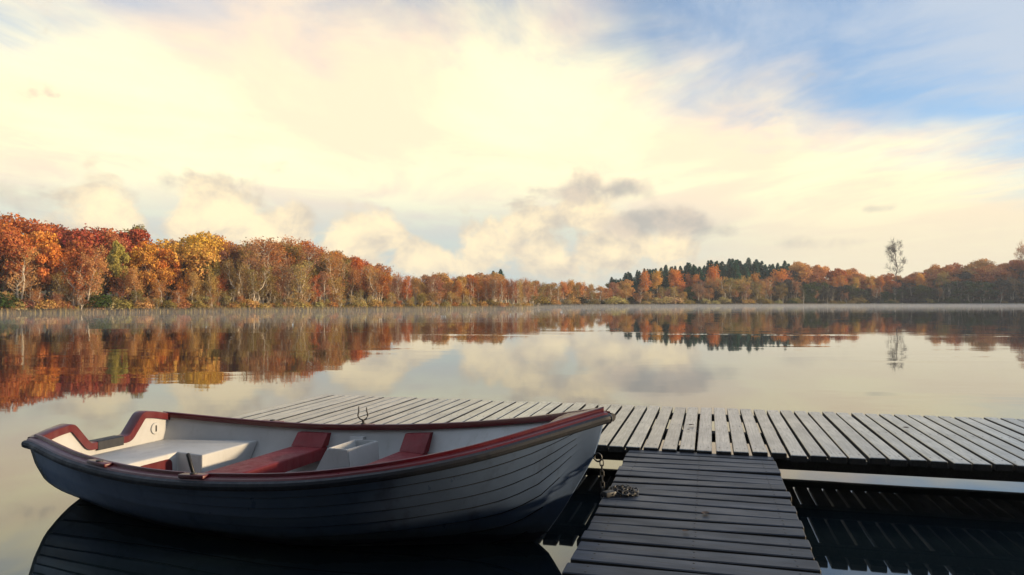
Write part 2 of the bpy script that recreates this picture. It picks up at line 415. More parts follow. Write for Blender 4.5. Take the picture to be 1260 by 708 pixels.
# ------------------------------------------------------------------ rowing boat
BS = Vector((-2.823, 5.226, 0)); BTH = -0.345; BL = 3.528
boat = empty('rowing_boat', BS[:], BTH)
tag(boat, 'moored clinker rowing boat with navy hull, red gunwale and white inside', 'boat')
kb = [0.55, 0.723, 0.816, 0.846, 0.795, 0.561, 0.03]
kz = [0.46, 0.409, 0.391, 0.414, 0.47, 0.571, 0.726]
def crom(v, t):
    n_ = len(v) - 1; x = min(max(t, 0), 1) * n_; i = min(int(x), n_ - 1); r = x - i
    Pp = [2 * v[0] - v[1]] + list(v) + [2 * v[-1] - v[-2]]
    a, b_, c, d = Pp[i:i + 4]
    return 0.5 * (2 * b_ + (c - a) * r + (2 * a - 5 * b_ + 4 * c - d) * r * r + (3 * b_ - a - 3 * c + d) * r ** 3)
def HB(u): return crom(kb, u / BL)
def SZ(u): return crom(kz, u / BL)
KU = [0, 0.6, 1.2, 2.0, 2.6, 2.9, 3.034, 3.106, 3.21, 3.299, 3.416, 3.472, 3.505, 3.528]
KZ = [-0.035, -0.10, -0.14, -0.15, -0.125, -0.09, -0.055, -0.018, 0.062, 0.191, 0.392, 0.494, 0.605, 0.70]
def KEEL(u): return float(np.interp(u, KU, KZ))
SS = [0, 0.05, 0.11, 0.26, 0.43, 0.67, 0.9, 1.0]; SVV = [0.0, 0.22, 0.38, 0.60, 0.78, 0.908, 0.98, 1.0]
def shape(s, u):
    a = float(np.interp(s, SS, SVV)); bw = 0.80 * s + 0.20 * s * s
    t = min(max((u / BL - 0.50) / 0.46, 0), 1); w = t * t * (3 - 2 * t)
    return a * (1 - w) + bw * w
def sect(u, s, inset=0.0):
    k, zs, b_ = KEEL(u), SZ(u) - 0.01, HB(u)
    return max(0.0, 0.016 + max(0.0, b_ - 0.016) * shape(s, u) - inset), k + (zs - k) * s
stations = np.concatenate([np.linspace(0, 2.8, 29), np.linspace(2.86, 3.528, 22)])
SB_ = [0.0, 0.14, 0.28, 0.41, 0.53, 0.64, 0.745, 0.85, 1.0]
def stem_u(z): return float(np.interp(z, KZ[4:], KU[4:]))
def hull_side(sgn):
    v = []; f = []; fm = []
    for u in stations:
        pts = []
        for j in range(len(SB_) - 1):
            nq = (0.0, 0.3, 0.6, 0.90, 0.901, 1.0) if j < len(SB_) - 2 else (0.0, 0.25, 0.5, 0.75, 0.9, 1.0)
            for q in nq:
                s = SB_[j] + (SB_[j + 1] - SB_[j]) * q
                vv, z = sect(u, s)
                fade = min(max((stem_u(z) - 0.10 - u) / 0.04, 0), 1)
                lap = 0.012 * (1 - q) * fade if j > 0 else 0.0
                if j < len(SB_) - 2 and q > 0.9: lap -= 0.009 * fade
                pts.append((u, sgn * max(0, vv + lap), z))
        row = len(pts); v += pts
    for a in range(len(stations) - 1):
        for j in range(row - 1):
            f.append((a * row + j, (a + 1) * row + j, (a + 1) * row + j + 1, a * row + j + 1))
            jj, k = divmod(j, 6); z = v[a * row + j][2]
            fm.append(1 if (jj < len(SB_) - 2 and k == 4 and stations[a] < stem_u(z) - 0.11) else 0)
    return v, f, row, fm
v1, f1, row, fm1 = hull_side(-1); v2, f2, _, fm2 = hull_side(1)
vv = v1 + v2; ff = f1 + [tuple(i + len(v1) for i in q) for q in f2]; fm = fm1 + fm2
for a in range(len(stations) - 1):                     # keel strip closing the two sides
    ff.append((a * row, (a + 1) * row, len(v1) + (a + 1) * row, len(v1) + a * row)); fm.append(0)
last = (len(stations) - 1) * row                        # stem face
for j in range(row - 1): ff.append((last + j, last + j + 1, len(v1) + last + j + 1, len(v1) + last + j)); fm.append(0)
hme = mesh_py('hull', vv, ff, 28); hme.materials.append(M_HULL); hme.materials.append(M_LAP_SHADOW)
hme.polygons.foreach_set('material_index', fm)
hull = link('hull', hme, None, boat); hull['label'] = 'clinker hull with lap shadow painted dark between its strakes'

# inner lining and floor
lv, lf = [], []
ist = [u for u in stations if u < 3.46]
SI = [0.30, 0.36, 0.43, 0.50, 0.58, 0.67, 0.76, 0.86, 0.95, 1.0]
for u in ist:
    for sgn in (-1, 1):
        for s in SI:
            x, z = sect(u, s, 0.022); lv.append((u, sgn * x, z))
nI = len(SI)
for a in range(len(ist) - 1):
    for h_ in (0, 1):
        for j in range(nI - 1):
            p0 = (a * 2 + h_) * nI + j; p1 = ((a + 1) * 2 + h_) * nI + j
            lf.append((p0, p1, p1 + 1, p0 + 1))
    lf.append((a * 2 * nI, (a + 1) * 2 * nI, ((a + 1) * 2 + 1) * nI, (a * 2 + 1) * nI))
link('inner_lining', mesh_py('inner_lining', lv, lf, 40), M_WHITE, boat)

# gunwale, one swept cap on each side, raised along its inner edge
GP = [(0.018, -0.030), (0.022, -0.004), (0.016, 0.006), (-0.020, 0.011), (-0.024, 0.026), (-0.032, 0.028), (-0.044, 0.024), (-0.047, 0.010), (-0.043, -0.012)]
RP = [(0.010, -0.046), (0.030, -0.050), (0.044, -0.040), (0.048, -0.024), (0.043, -0.010), (0.023, -0.003), (0.012, -0.012)]
def sweep(name, prof, m, u0=-0.02, u1=BL + 0.012, nn=70):
    v, f = [], []; k = len(prof)
    us = [u0 + (u1 - u0) * (1 - (1 - i / (nn - 1)) ** 1.5) for i in range(nn)]
    for sgn in (-1, 1):
        b0 = len(v)
        for u in us:
            hb, sz = HB(u), SZ(u)
            if u > BL: hb = max(0.012, hb - (u - BL) * 1.2)
            du = 0.03                                       # outward normal of the sheer curve in plan
            sl_ = (HB(min(u + du, BL)) - HB(max(u - du, 0))) / (min(u + du, BL) - max(u - du, 0))
            nl = math.hypot(1, sl_); nx, ny = -sl_ / nl, 1 / nl
            for (o_, dz_) in prof:
                y = hb + o_ * ny
                x = u + o_ * nx
                if y < 0.0: x -= 0; y = 0.0
                v.append((x, sgn * y, sz + dz_))
        for a in range(nn - 1):
            for j in range(k):
                j2 = (j + 1) % k
                f.append((b0 + a * k + j, b0 + (a + 1) * k + j, b0 + (a + 1) * k + j2, b0 + a * k + j2))
        f.append(tuple(b0 + j for j in range(k))); f.append(tuple(b0 + (nn - 1) * k + j for j in range(k)))
    return link(name, mesh_py(name, v, f, 32), m, boat)
sweep('gunwale', GP, M_RED)
sweep('rub_rail', RP, M_RUB, -0.035, BL + 0.02)
# rubber nose over the stem head
bm = bmesh.new(); bmesh.ops.create_uvsphere(bm, u_segments=16, v_segments=10, radius=1.0)
for v in bm.verts: v.co = Vector((BL + 0.005 + v.co.x * 0.040, v.co.y * 0.055, SZ(BL) - 0.028 + v.co.z * 0.030))
me = bpy.data.meshes.new('bow_fender'); bm.to_mesh(me); bm.free(); me.shade_smooth(); link('bow_fender', me, M_RUB, boat)
# breasthook plate between the gunwales at the bow
bv = []; us = np.linspace(BL - 0.26, BL - 0.004, 9)
for u in us:
    hb = max(HB(u) - 0.03, 0.006); z = SZ(u) + 0.027
    bv += [(u, -hb, z), (u, 0, z + 0.008), (u, hb, z), (u, -hb, z - 0.035), (u, hb, z - 0.035)]
bf = []
for a in range(8):
    k0, k1 = a * 5, a * 5 + 5
    bf += [(k0, k1, k1 + 1, k0 + 1), (k0 + 1, k1 + 1, k1 + 2, k0 + 2), (k0 + 3, k1 + 3, k1, k0), (k0 + 2, k1 + 2, k1 + 4, k0 + 4), (k0 + 4, k1 + 4, k1 + 3, k0 + 3)]
bf += [(0, 1, 2, 4, 3), (40, 41, 42, 44, 43)]
link('breasthook', mesh_py('breasthook', bv, bf, 30), M_RED, boat)

# transom with its notch for an outboard motor
def rounded(pts, r, n_=4):
    out = []
    for i, p in enumerate(pts):
        if i in (0, len(pts) - 1): out.append(p); continue
        p = Vector(p); a = (Vector(pts[i - 1]) - p); c = (Vector(pts[i + 1]) - p)
        ra = min(r, a.length * 0.45); rc = min(r, c.length * 0.45)
        a = p + a.normalized() * ra; c = p + c.normalized() * rc
        for k in range(n_ + 1):
            t = k / n_; out.append(tuple((1 - t) ** 2 * a + 2 * t * (1 - t) * p + t * t * c))
    return out
TT = rounded([(-0.540, 0.452), (-0.40, 0.487), (-0.29, 0.503), (-0.165, 0.350), (0.165, 0.350), (0.29, 0.503), (0.40, 0.487), (0.540, 0.452)], 0.03)
bot = []
for s in np.linspace(1, 0, 14): x, z = sect(0, s); bot.append((x - 0.002, z))
outl = TT + bot + [(-x, z) for x, z in bot[::-1]]
nT = len(outl)
tv = [(0.004, y, z) for y, z in outl] + [(-0.040, y, z) for y, z in outl]
tf = [tuple(range(nT)), tuple(range(2 * nT - 1, nT - 1, -1))] + [(i, (i + 1) % nT, nT + (i + 1) % nT, nT + i) for i in range(nT)]
# inner face moved 25 mm forward so it stands clear of the hull lining's end
tv = [(x + 0.020 if x > 0 else x, y, z) for x, y, z in tv]
tr = link('transom', mesh_py('transom', tv, tf, 40), M_WHITE, boat)
def rim(name, pts, m, par, out=0.016, inn=0.030, x0=-0.052, x1=0.040):
    """cap strip that follows a line (y, z) along the top of the transom"""
    v, f = [], []; n_ = len(pts)
    for i, p in enumerate(pts):
        a = Vector(pts[max(i - 1, 0)]); c = Vector(pts[min(i + 1, n_ - 1)]); t = (c - a).normalized(); nn = Vector((-t.y, t.x))
        p = Vector(p); o1 = p + nn * out; i1 = p - nn * inn
        v += [(x0, i1.x, i1.y), (x0, o1.x, o1.y), (x0 + 0.008, o1.x + nn.x * 0.004, o1.y + nn.y * 0.004), (x1 - 0.008, o1.x + nn.x * 0.004, o1.y + nn.y * 0.004), (x1, o1.x, o1.y), (x1, i1.x, i1.y)]
    for i in range(n_ - 1):
        for j in range(6):
            k = (j + 1) % 6; f.append((i * 6 + j, i * 6 + 6 + j, i * 6 + 6 + k, i * 6 + k))
    f += [tuple(range(6)), tuple((n_ - 1) * 6 + j for j in range(6))]
    return link(name, mesh_py(name, v, f, 35), m, par)
rim('rim', TT, M_RED, tr)
rim('motor_pad', [(-0.105, 0.350), (-0.03, 0.350), (0.03, 0.350), (0.105, 0.350)], M_RUB, tr, 0.0185, 0.040, -0.056, 0.043)
# round hatch with a slot, on the inner face of the transom
def disc(name, r, t, m, par, n_=28, cx=0, cy=0, cz=0, bev=0.003):
    v = []; f = []
    prof = [(0.0, r), (t - bev, r), (t, r - bev)]
    for x, rad in prof:
        for k in range(n_):
            a = 2 * math.pi * k / n_; v.append((cx + x, cy + rad * math.cos(a), cz + rad * math.sin(a)))
    for i in range(2):
        for k in range(n_):
            k2 = (k + 1) % n_; f.append((i * n_ + k, i * n_ + k2, (i + 1) * n_ + k2, (i + 1) * n_ + k))
    f += [tuple(range(n_)), tuple(range(2 * n_, 3 * n_))]
    return link(name, mesh_py(name, v, f, 35), m, par)
hatch = disc('drain_hatch', 0.043, 0.007, M_WHITE, boat, cx=0.0265, cy=0.405, cz=0.378)
link('slot', box('slot', 0.0325, 0.0365, 0.399, 0.411, 0.355, 0.401, 0.001, 1), M_BLACK, hatch)

# moulded stern seat: bench across the transom with an arm along the far side
SEATZ = 0.285
def prism(name, poly, z0, z1, m, par, bev=0.008, clamp=False):
    bm = bmesh.new(); vs = [bm.verts.new((x, y, z1)) for x, y in poly]; f = bm.faces.new(vs)
    r_ = bmesh.ops.extrude_face_region(bm, geom=[f])
    for q in r_['geom']:
        if isinstance(q, bmesh.types.BMVert): q.co.z = z0
    bmesh.ops.recalc_face_normals(bm, faces=bm.faces)
    top = [e for e in bm.edges if all(abs(v.co.z - z1) < 1e-6 for v in e.verts)]
    ver = [e for e in bm.edges if abs(e.verts[0].co.z - e.verts[1].co.z) > 1e-4]
    if bev: bmesh.ops.bevel(bm, geom=top + ver, offset=bev, segments=3, affect='EDGES', profile=0.5)
    if clamp:
        for v in bm.verts:
            lim = in_v(v.co.x, v.co.z) - 0.001; v.co.y = max(-lim, min(lim, v.co.y))
    me = bpy.data.meshes.new(name); bm.to_mesh(me); bm.free(); me.shade_smooth(); me.set_sharp_from_angle(angle=R(40))
    return link(name, me, m, par)
def in_v(u, z):                                          # inner half breadth of the boat at height z
    k, zs = KEEL(u), SZ(u) - 0.01
    return sect(u, min(1, max(0, (z - k) / (zs - k))), 0.024)[0]
seat = prism('stern_seat', [(0.026, -in_v(0.03, SEATZ)), (0.25, -in_v(0.25, SEATZ)), (0.73, -in_v(0.73, SEATZ)), (0.73, -0.40), (0.48, -0.36), (0.48, 0.15), (0.73, 0.11), (0.73, in_v(0.73, SEATZ)), (0.25, in_v(0.25, SEATZ)), (0.026, in_v(0.03, SEATZ))], 0.10, SEATZ, M_WHITE, boat, 0.010, True)
pan = rounded([(-0.20, 0.10), (-0.20, 0.25), (0.10, 0.25), (0.10, 0.10)], 0.05, 6)
pv = [(0.4815, y, z) for y, z in pan] + [(0.4865, y, z) for y, z in pan]; nP = len(pan)
link('locker_panel', mesh_py('locker_panel', pv, [tuple(range(nP)), tuple(range(nP, 2 * nP))] + [(i, (i + 1) % nP, nP + (i + 1) % nP, nP + i) for i in range(nP)], 30), M_RED, seat)

# thwarts with box knees up to the gunwale
def thwart(u0, u1, z, depth):
    w0, w1 = in_v(u0, z - 0.02), in_v(u1, z - 0.02)
    t = prism('thwart', [(u0, -w0), (u1, -w1), (u1, w1), (u0, w0)], z - depth, z, M_SEAT, boat, 0.012, True)
    for sgn in (1, -1):
        v = []
        for u in (u0 + 0.004, u1 - 0.004):
            zt = SZ(u) - 0.035
            v += [(u, sgn * (in_v(u, z) - 0.085), z + 0.002), (u, sgn * (in_v(u, zt) - 0.045), zt), (u, sgn * (in_v(u, zt) + 0.004), zt), (u, sgn * (in_v(u, z) + 0.002), z + 0.002)]
        me = mesh_py('knee', v, [(0, 1, 2, 3), (4, 5, 6, 7), (0, 4, 5, 1), (1, 5, 6, 2), (2, 6, 7, 3), (3, 7, 4, 0)], 30)
        link('knee', me, M_SEAT, t)
    return t
thwart(1.05, 1.30, 0.268, 0.085)
thwart(1.92, 2.13, 0.285, 0.085)
# bow deck shelf low in the bow
# storage box beside the middle thwart
bz0, bz1 = 0.08, 0.352
bxv = [(1.43, 0.30, bz0), (1.79, 0.30, bz0), (1.79, 0.66, bz0), (1.43, 0.66, bz0), (1.585, 0.305, bz1), (1.745, 0.305, bz1), (1.775, 0.655, bz1), (1.585, 0.655, bz1),
       (1.607, 0.327, bz1), (1.727, 0.327, bz1), (1.752, 0.633, bz1), (1.607, 0.633, bz1), (1.612, 0.332, bz1 - 0.05), (1.722, 0.332, bz1 - 0.05), (1.747, 0.628, bz1 - 0.05), (1.612, 0.628, bz1 - 0.05)]
bxf = [(0, 1, 5, 4), (1, 2, 6, 5), (2, 3, 7, 6), (3, 0, 4, 7), (3, 2, 1, 0), (12, 13, 14, 15)]
for k in range(4):
    k2 = (k + 1) % 4; bxf += [(4 + k, 4 + k2, 8 + k2, 8 + k), (8 + k, 8 + k2, 12 + k2, 12 + k)]
bme = mesh_py('storage_box', bxv, bxf)
bm = bmesh.new(); bm.from_mesh(bme); bmesh.ops.bevel(bm, geom=[e for e in bm.edges if e.verts[0].co.z > 0.3 or e.verts[1].co.z > 0.3], offset=0.006, segments=2, affect='EDGES'); bm.to_mesh(bme); bm.free()
bme.shade_smooth(); bme.set_sharp_from_angle(angle=R(35))
sbx = link('storage_box', bme, M_WHITE, boat); sbx['label'] = 'open topped white moulded box with a sloping side beside the middle thwart'

# rowlock fittings
def plate(u, sgn, with_lock, angle=0.0, lean=0.0):
    hb, z = HB(u), SZ(u)
    sl_ = (HB(u + .05) - HB(u - .05)) / 0.1; rz = sgn * math.atan(sl_)
    p = prism('rowlock_plate', [(-0.085, -0.026), (0.085, -0.026), (0.085, 0.026), (-0.085, 0.026)], 0.0, 0.018, M_RED, boat, 0.006)
    p.location = (u, sgn * (hb - 0.002), z + 0.008); p.rotation_euler = (0, -math.atan((SZ(u + .05) - SZ(u - .05)) / 0.1), rz)
    v, q = tube_arr([(0, 0, 0.012), (0, 0, 0.024), (0, 0, 0.026)], [0.020, 0.019, 0.012], 14)
    link('socket', mesh_py('socket', v, [tuple(x) for x in q] + [tuple(range(28, 42))], 40), M_METAL, p)
    if with_lock == 'horn':
        pts = [(math.sin(a) * 0.036 * (1.0 if abs(a) < 1.7 else 0.92), 0, 0.090 - math.cos(a) * 0.042) for a in np.linspace(-2.35, 2.35, 17)]
        pts = [(-0.028, 0, 0.150)] + pts[1:-1] + [(0.028, 0, 0.138)]
        A = Acc(); v, q = tube_arr(pts, [0.003] + [0.005] * (len(pts) - 2) + [0.004], 8); A.add(v, q)
        v, q = tube_arr([(0, 0, 0.02), (0, 0, 0.052)], [0.008, 0.010], 8); A.add(v, q)
        me = A.mesh('rowlock'); me.shade_smooth(); r_ = link('rowlock', me, M_BLACK, p); r_.rotation_euler = (0, 0, angle)
    elif with_lock == 'pin':
        v, q = tube_arr([(0, 0, 0.018), (lean * 0.3, 0, 0.045), (lean, 0.0, 0.118), (lean * 1.05, 0, 0.124)], [0.009, 0.0105, 0.011, 0.006], 10)
        me = mesh_np('rowlock_pin', v, q); me.shade_smooth(); link('rowlock_pin', me, M_BLACK, p)
plate(0.80, -1, None); plate(0.80, 1, None)
plate(1.54, -1, 'pin', 0, -0.035); plate(1.54, 1, 'horn', 0.45)
# white pad under the far rowlock
zt = SZ(1.54) - 0.055
pad = mesh_py('rowlock_pad', [(1.47, in_v(1.47, zt) - 0.035, zt), (1.58, in_v(1.58, zt) - 0.035, zt), (1.60, in_v(1.6, zt - .09) - 0.045, zt - 0.09), (1.50, in_v(1.5, zt - .09) - 0.045, zt - 0.09),
      (1.47, in_v(1.47, zt) + 0.002, zt), (1.58, in_v(1.58, zt) + 0.002, zt), (1.60, in_v(1.6, zt - .09) + 0.002, zt - 0.09), (1.50, in_v(1.5, zt - .09) + 0.002, zt - 0.09)],
      [(0, 1, 2, 3), (4, 5, 6, 7), (0, 1, 5, 4), (1, 2, 6, 5), (2, 3, 7, 6), (3, 0, 4, 7)])
link('rowlock_pad', pad, M_WHITE, boat)

# ring bolt on the stem
def link_mesh(L, r, wr, flat=0.0):
    n_, k = 18, 6; v = []; path = []
    for i in range(n_):
        a = 2 * math.pi * i / n_
        path.append(((L / 2 - wr * 1.6) * (1 if math.cos(a) > 0 else -1) * min(1, abs(math.cos(a)) * 4) + r * math.cos(a), r * math.sin(a), 0))
    path = np.array(path); v = []; f = []
    for i in range(n_):
        t = path[(i + 1) % n_] - path[i - 1]; t /= np.linalg.norm(t); nn = np.array((-t[1], t[0], 0))
        for j in range(k):
            b_ = 2 * math.pi * j / k; v.append(path[i] + nn * wr * math.cos(b_) + np.array((0, 0, wr * math.sin(b_))))
    for i in range(n_):
        for j in range(k):
            f.append((i * k + j, ((i + 1) % n_) * k + j, ((i + 1) % n_) * k + (j + 1) % k, i * k + (j + 1) % k))
    me = mesh_py('link', v, f, 60); return me
ring_me = link_mesh(0.012, 0.022, 0.005); ring = link('mooring_ring', ring_me, M_METAL, boat)
ring.location = (3.492, 0.0, 0.485); ring.rotation_euler = (R(90), 0, 0)

# ------------------------------------------------------------------ mooring chain, from the stem ring down and up onto the gangway
lm = link_mesh(0.026, 0.0095, 0.0034); lm.materials.append(M_METAL)
def bw(u, v, z): return BS + Vector((math.cos(BTH) * u - math.sin(BTH) * v, math.sin(BTH) * u + math.cos(BTH) * v, z))
gpt = lambda r_, g_, z: RT * r_ + G * g_ + Vector((0, 0, z))
ch = empty('mooring_chain', (bw(3.50, 0, 0.46))[:]); tag(ch, 'galvanised chain hanging from the bow ring to the heap on the gangway', 'chain')
inv = Matrix.Translation(-ch.location)
p0 = bw(3.512, 0, 0.472); p3 = gpt(-0.515, 3.90, GZ + 0.010)
path = []
for i in range(61):
    t = i / 60; q = p0.lerp(p3, t); q.z -= 0.78 * t * (1 - t) * (1.25 - 0.5 * t); path.append(q)
# resample by length, links alternate
ds = 0.0285; acc = 0.0; last_p = path[0]; k = 0; out = [path[0]]
for q in path[1:]:
    while (q - last_p).length >= ds:
        last_p = last_p + (q - last_p).normalized() * ds; out.append(last_p.copy())
for i in range(len(out) - 1):
    o = link('link', lm, None, ch); mid = (out[i] + out[i + 1]) / 2; d = out[i + 1] - out[i]
    qt = d.to_track_quat('X', 'Z') @ Matrix.Rotation(R(90) * (i % 2) + 0.4, 3, 'X').to_quaternion()
    o.location = mid - ch.location; o.rotation_euler = qt.to_euler()
heap = empty('chain_heap', gpt(-0.445, 3.90, GZ)[:]); tag(heap, 'small tangled heap of chain on the left edge of the dark gangway', 'chain')
hr = random.Random(11)
cpos = []
for i in range(64):
    a = i * 0.62 + hr.uniform(-0.3, 0.3); rad = 0.020 + 0.055 * hr.random()
    z = 0.008 + 0.034 * hr.random() * (1 - rad / 0.11)
    o = link('link', lm, None, heap); o.location = (1.15 * rad * math.cos(a), rad * math.sin(a), z)
    o.rotation_euler = (hr.uniform(-1.2, 1.2), hr.uniform(-0.5, 0.5), a + R(90) + hr.uniform(-0.5, 0.5))
pl = empty('padlock', gpt(-0.495, 3.83, GZ)[:], 0.5); tag(pl, 'worn steel padlock lying beside the chain heap on the gangway', 'padlock')
link('body', box('body', -0.032, 0.032, -0.022, 0.022, 0.002, 0.030, 0.006, 2), M_METAL, pl)
v, q = tube_arr([(0.030, -0.013, 0.016), (0.055, -0.013, 0.016), (0.068, -0.006, 0.016), (0.071, 0.0, 0.016), (0.068, 0.006, 0.016), (0.055, 0.013, 0.016), (0.030, 0.013, 0.016)], [0.0045] * 7, 8)
me = mesh_np('shackle', v, q); me.shade_smooth(); link('shackle', me, M_METAL, pl)


# ------------------------------------------------------------------ fallen leaves on the boards
def leaf_mesh(L):
    v = []; n_ = 7
    for i in range(n_):
        t = i / (n_ - 1); w = L * 0.36 * math.sin(math.pi * min(1, t * 1.02)) ** 0.8 + 0.0006
        z = 0.004 + 0.25 * L * (t - 0.5) ** 2
        v += [(L * (t - 0.5), -w, z + w * 0.35), (L * (t - 0.5), 0, z), (L * (t - 0.5), w, z + w * 0.25)]
    f = []
    for i in range(n_ - 1):
        for k in (0, 1): f.append((i * 3 + k, i * 3 + 3 + k, i * 3 + 4 + k, i * 3 + 1 + k))
    return mesh_py('leaf', v, f, 60)
M_DEAD = paint('dead_leaf', (0.055, 0.028, 0.014), 0.7, 0.3)
for (r_, g_, z_, a_, L, lb) in [(-0.135, 6.02, DECK + 0.006, 0.6, 0.055, 'small brown fallen leaf on the jetty planks beyond the gangway'), (-0.155, 5.80, DECK + 0.006, 2.0, 0.030, 'tiny curled leaf scrap nearest the gangway end on the jetty'),
                                 (-0.10, 3.32, GZ + 0.004, 0.3, 0.034, 'small dead leaf on the middle of the dark gangway'), (-0.02, 3.62, GZ + 0.004, 1.2, 0.05, 'thin brown leaf on the gangway, farther one of two'),
                                 (1.45, 6.3, DECK + 0.006, 2.6, 0.05, 'brown leaf on the right stretch of the grey jetty')]:
    o = link('fallen_leaf', leaf_mesh(L), M_DEAD); o.location = gpt(r_, g_, z_); o.rotation_euler = (0, 0, a_); tag(o, lb, 'leaf', 'fallen leaves on the boards')

# ------------------------------------------------------------------ trees: prototypes
def unit(a): return a / (np.linalg.norm(a, axis=-1, keepdims=True) + 1e-9)

def limb(A, p0, p1, r0, r1, g, bend=0.12, n_=5, sides=5):
    t = np.linspace(0, 1, n_)[:, None]; L = np.linalg.norm(np.subtract(p1, p0))
    p = np.array(p0)[None] * (1 - t) + np.array(p1)[None] * t
    w = g.normal(size=(n_, 3)) * L * bend * np.sin(t * np.pi) * 0.6
    p = p + w; p[:, 2] += (np.sin(t * np.pi) * L * 0.06)[:, 0]
    v, q = tube_arr(p, np.linspace(r0, r1, n_), sides); A.add(v, q)
    return p

def broadleaf(seed, nleaf=4200, base=0.30, wide=0.42, lobes=17, lsz=0.0175, dens=1.0):
    """unit-height tree: crown of lobes carrying small leaf faces, tapering trunk and limbs"""
    g = np.random.default_rng(seed); T = Acc()
    trunk = limb(T, (0, 0, -0.03), (g.normal() * 0.02, g.normal() * 0.02, 0.62), 0.020, 0.009, g, 0.03, 7, 7)
    cen, rad = [], []
    for i in range(lobes):
        for _ in range(30):
            d = unit(g.normal(size=3)); rr_ = g.uniform(0.35, 1) ** 0.5
            c = np.array((d[0] * wide * 0.70 * rr_, d[1] * wide * 0.70 * rr_, base + (1 - base) * 0.52 + d[2] * (1 - base) * 0.40 * rr_))
            if all(np.linalg.norm(c - o_) > 0.10 for o_ in cen): break
        cen.append(c); rad.append(g.uniform(0.09, 0.16) * (wide / 0.42))
    cen = np.array(cen); rad = np.array(rad)
    cen[:, 2] = np.minimum(cen[:, 2], 1 - rad * 0.8)
    for c in cen[: min(11, lobes)]:
        t0 = g.uniform(0.3, 0.95); b0 = trunk[int(t0 * 6)]
        if b0[2] > c[2]: b0 = trunk[max(1, int(0.4 * 6))]
        limb(T, b0, c, 0.008, 0.0025, g, 0.14, 5, 4)
    p = rad ** 2 / (rad ** 2).sum(); idx = g.choice(lobes, size=nleaf, p=p)
    d = unit(g.normal(size=(nleaf, 3))); d[:, 2] = d[:, 2] * 0.9 + 0.12
    wob = 1 + 0.22 * np.sin(d[:, 0] * 7 + idx) * np.sin(d[:, 1] * 6 + idx * 2) + 0.10 * g.normal(size=nleaf)
    r_ = rad[idx] * (0.35 + 0.65 * g.random(nleaf) ** 0.45) * wob
    c = cen[idx] + d * r_[:, None] * np.array((1, 1, 0.80))
    nrm = unit(d + 0.75 * g.normal(size=(nleaf, 3)))
    v, q = leaf_arr(c, nrm, lsz * g.uniform(0.55, 1.25, nleaf), g)
    return T.mesh('trunk'), mesh_np('crown', v, q)

def twiggy(seed, nleaf=1300, stems=1, spread=0.20, base=0.30, lsz=0.012, twigs=520, tw=0.0035):
    """slender half bare tree: pale stem, fine upswept twigs and thin leaf cover"""
    g = np.random.default_rng(seed); T = Acc(); C = Acc(); tips = []
    for s in range(stems):
        a = g.uniform(0, 6.28); off = 0.02 * (s > 0)
        top = (g.normal() * 0.05 + 0.10 * s * math.cos(a), g.normal() * 0.05 + 0.10 * s * math.sin(a), g.uniform(0.86, 0.99))
        st = limb(T, (off * math.cos(a), off * math.sin(a), -0.03), top, 0.0165, 0.0020, g, 0.035, 9, 6)
        for k in range(26):
            t = g.uniform(base, 0.98); b0 = st[int(t * 8)]; a = g.uniform(0, 6.28); L = spread * (1.05 - 0.6 * t) * g.uniform(0.5, 1.15)
            tip = b0 + np.array((math.cos(a) * L, math.sin(a) * L, L * g.uniform(0.5, 1.3)))
            br = limb(T, b0, tip, 0.0035, 0.0010, g, 0.12, 4, 3)
            tips += [br[2], br[3], br[3]]
    tips = np.array(tips)
    i = g.choice(len(tips), twigs); b0 = tips[i] + g.normal(size=(twigs, 3)) * 0.02
    d = unit(g.normal(size=(twigs, 3)) + np.array((0, 0, 0.9))); L = g.uniform(0.03, 0.085, twigs)
    side = unit(np.cross(d, g.normal(size=(twigs, 3)))) * tw
    v = np.stack([b0 - side, b0 + side, b0 + d * L[:, None] + side * 0.3, b0 + d * L[:, None] - side * 0.3], 1).reshape(-1, 3)
    C.add(v, np.arange(4 * twigs).reshape(-1, 4))
    i = g.choice(len(tips), nleaf)
    c = tips[i] + g.normal(size=(nleaf, 3)) * np.array((0.035, 0.035, 0.045))
    v, q = leaf_arr(c, unit(g.normal(size=(nleaf, 3))), lsz * g.uniform(0.5, 1.3, nleaf), g); C.add(v, q)
    return T.mesh('trunk'), C.mesh('crown')

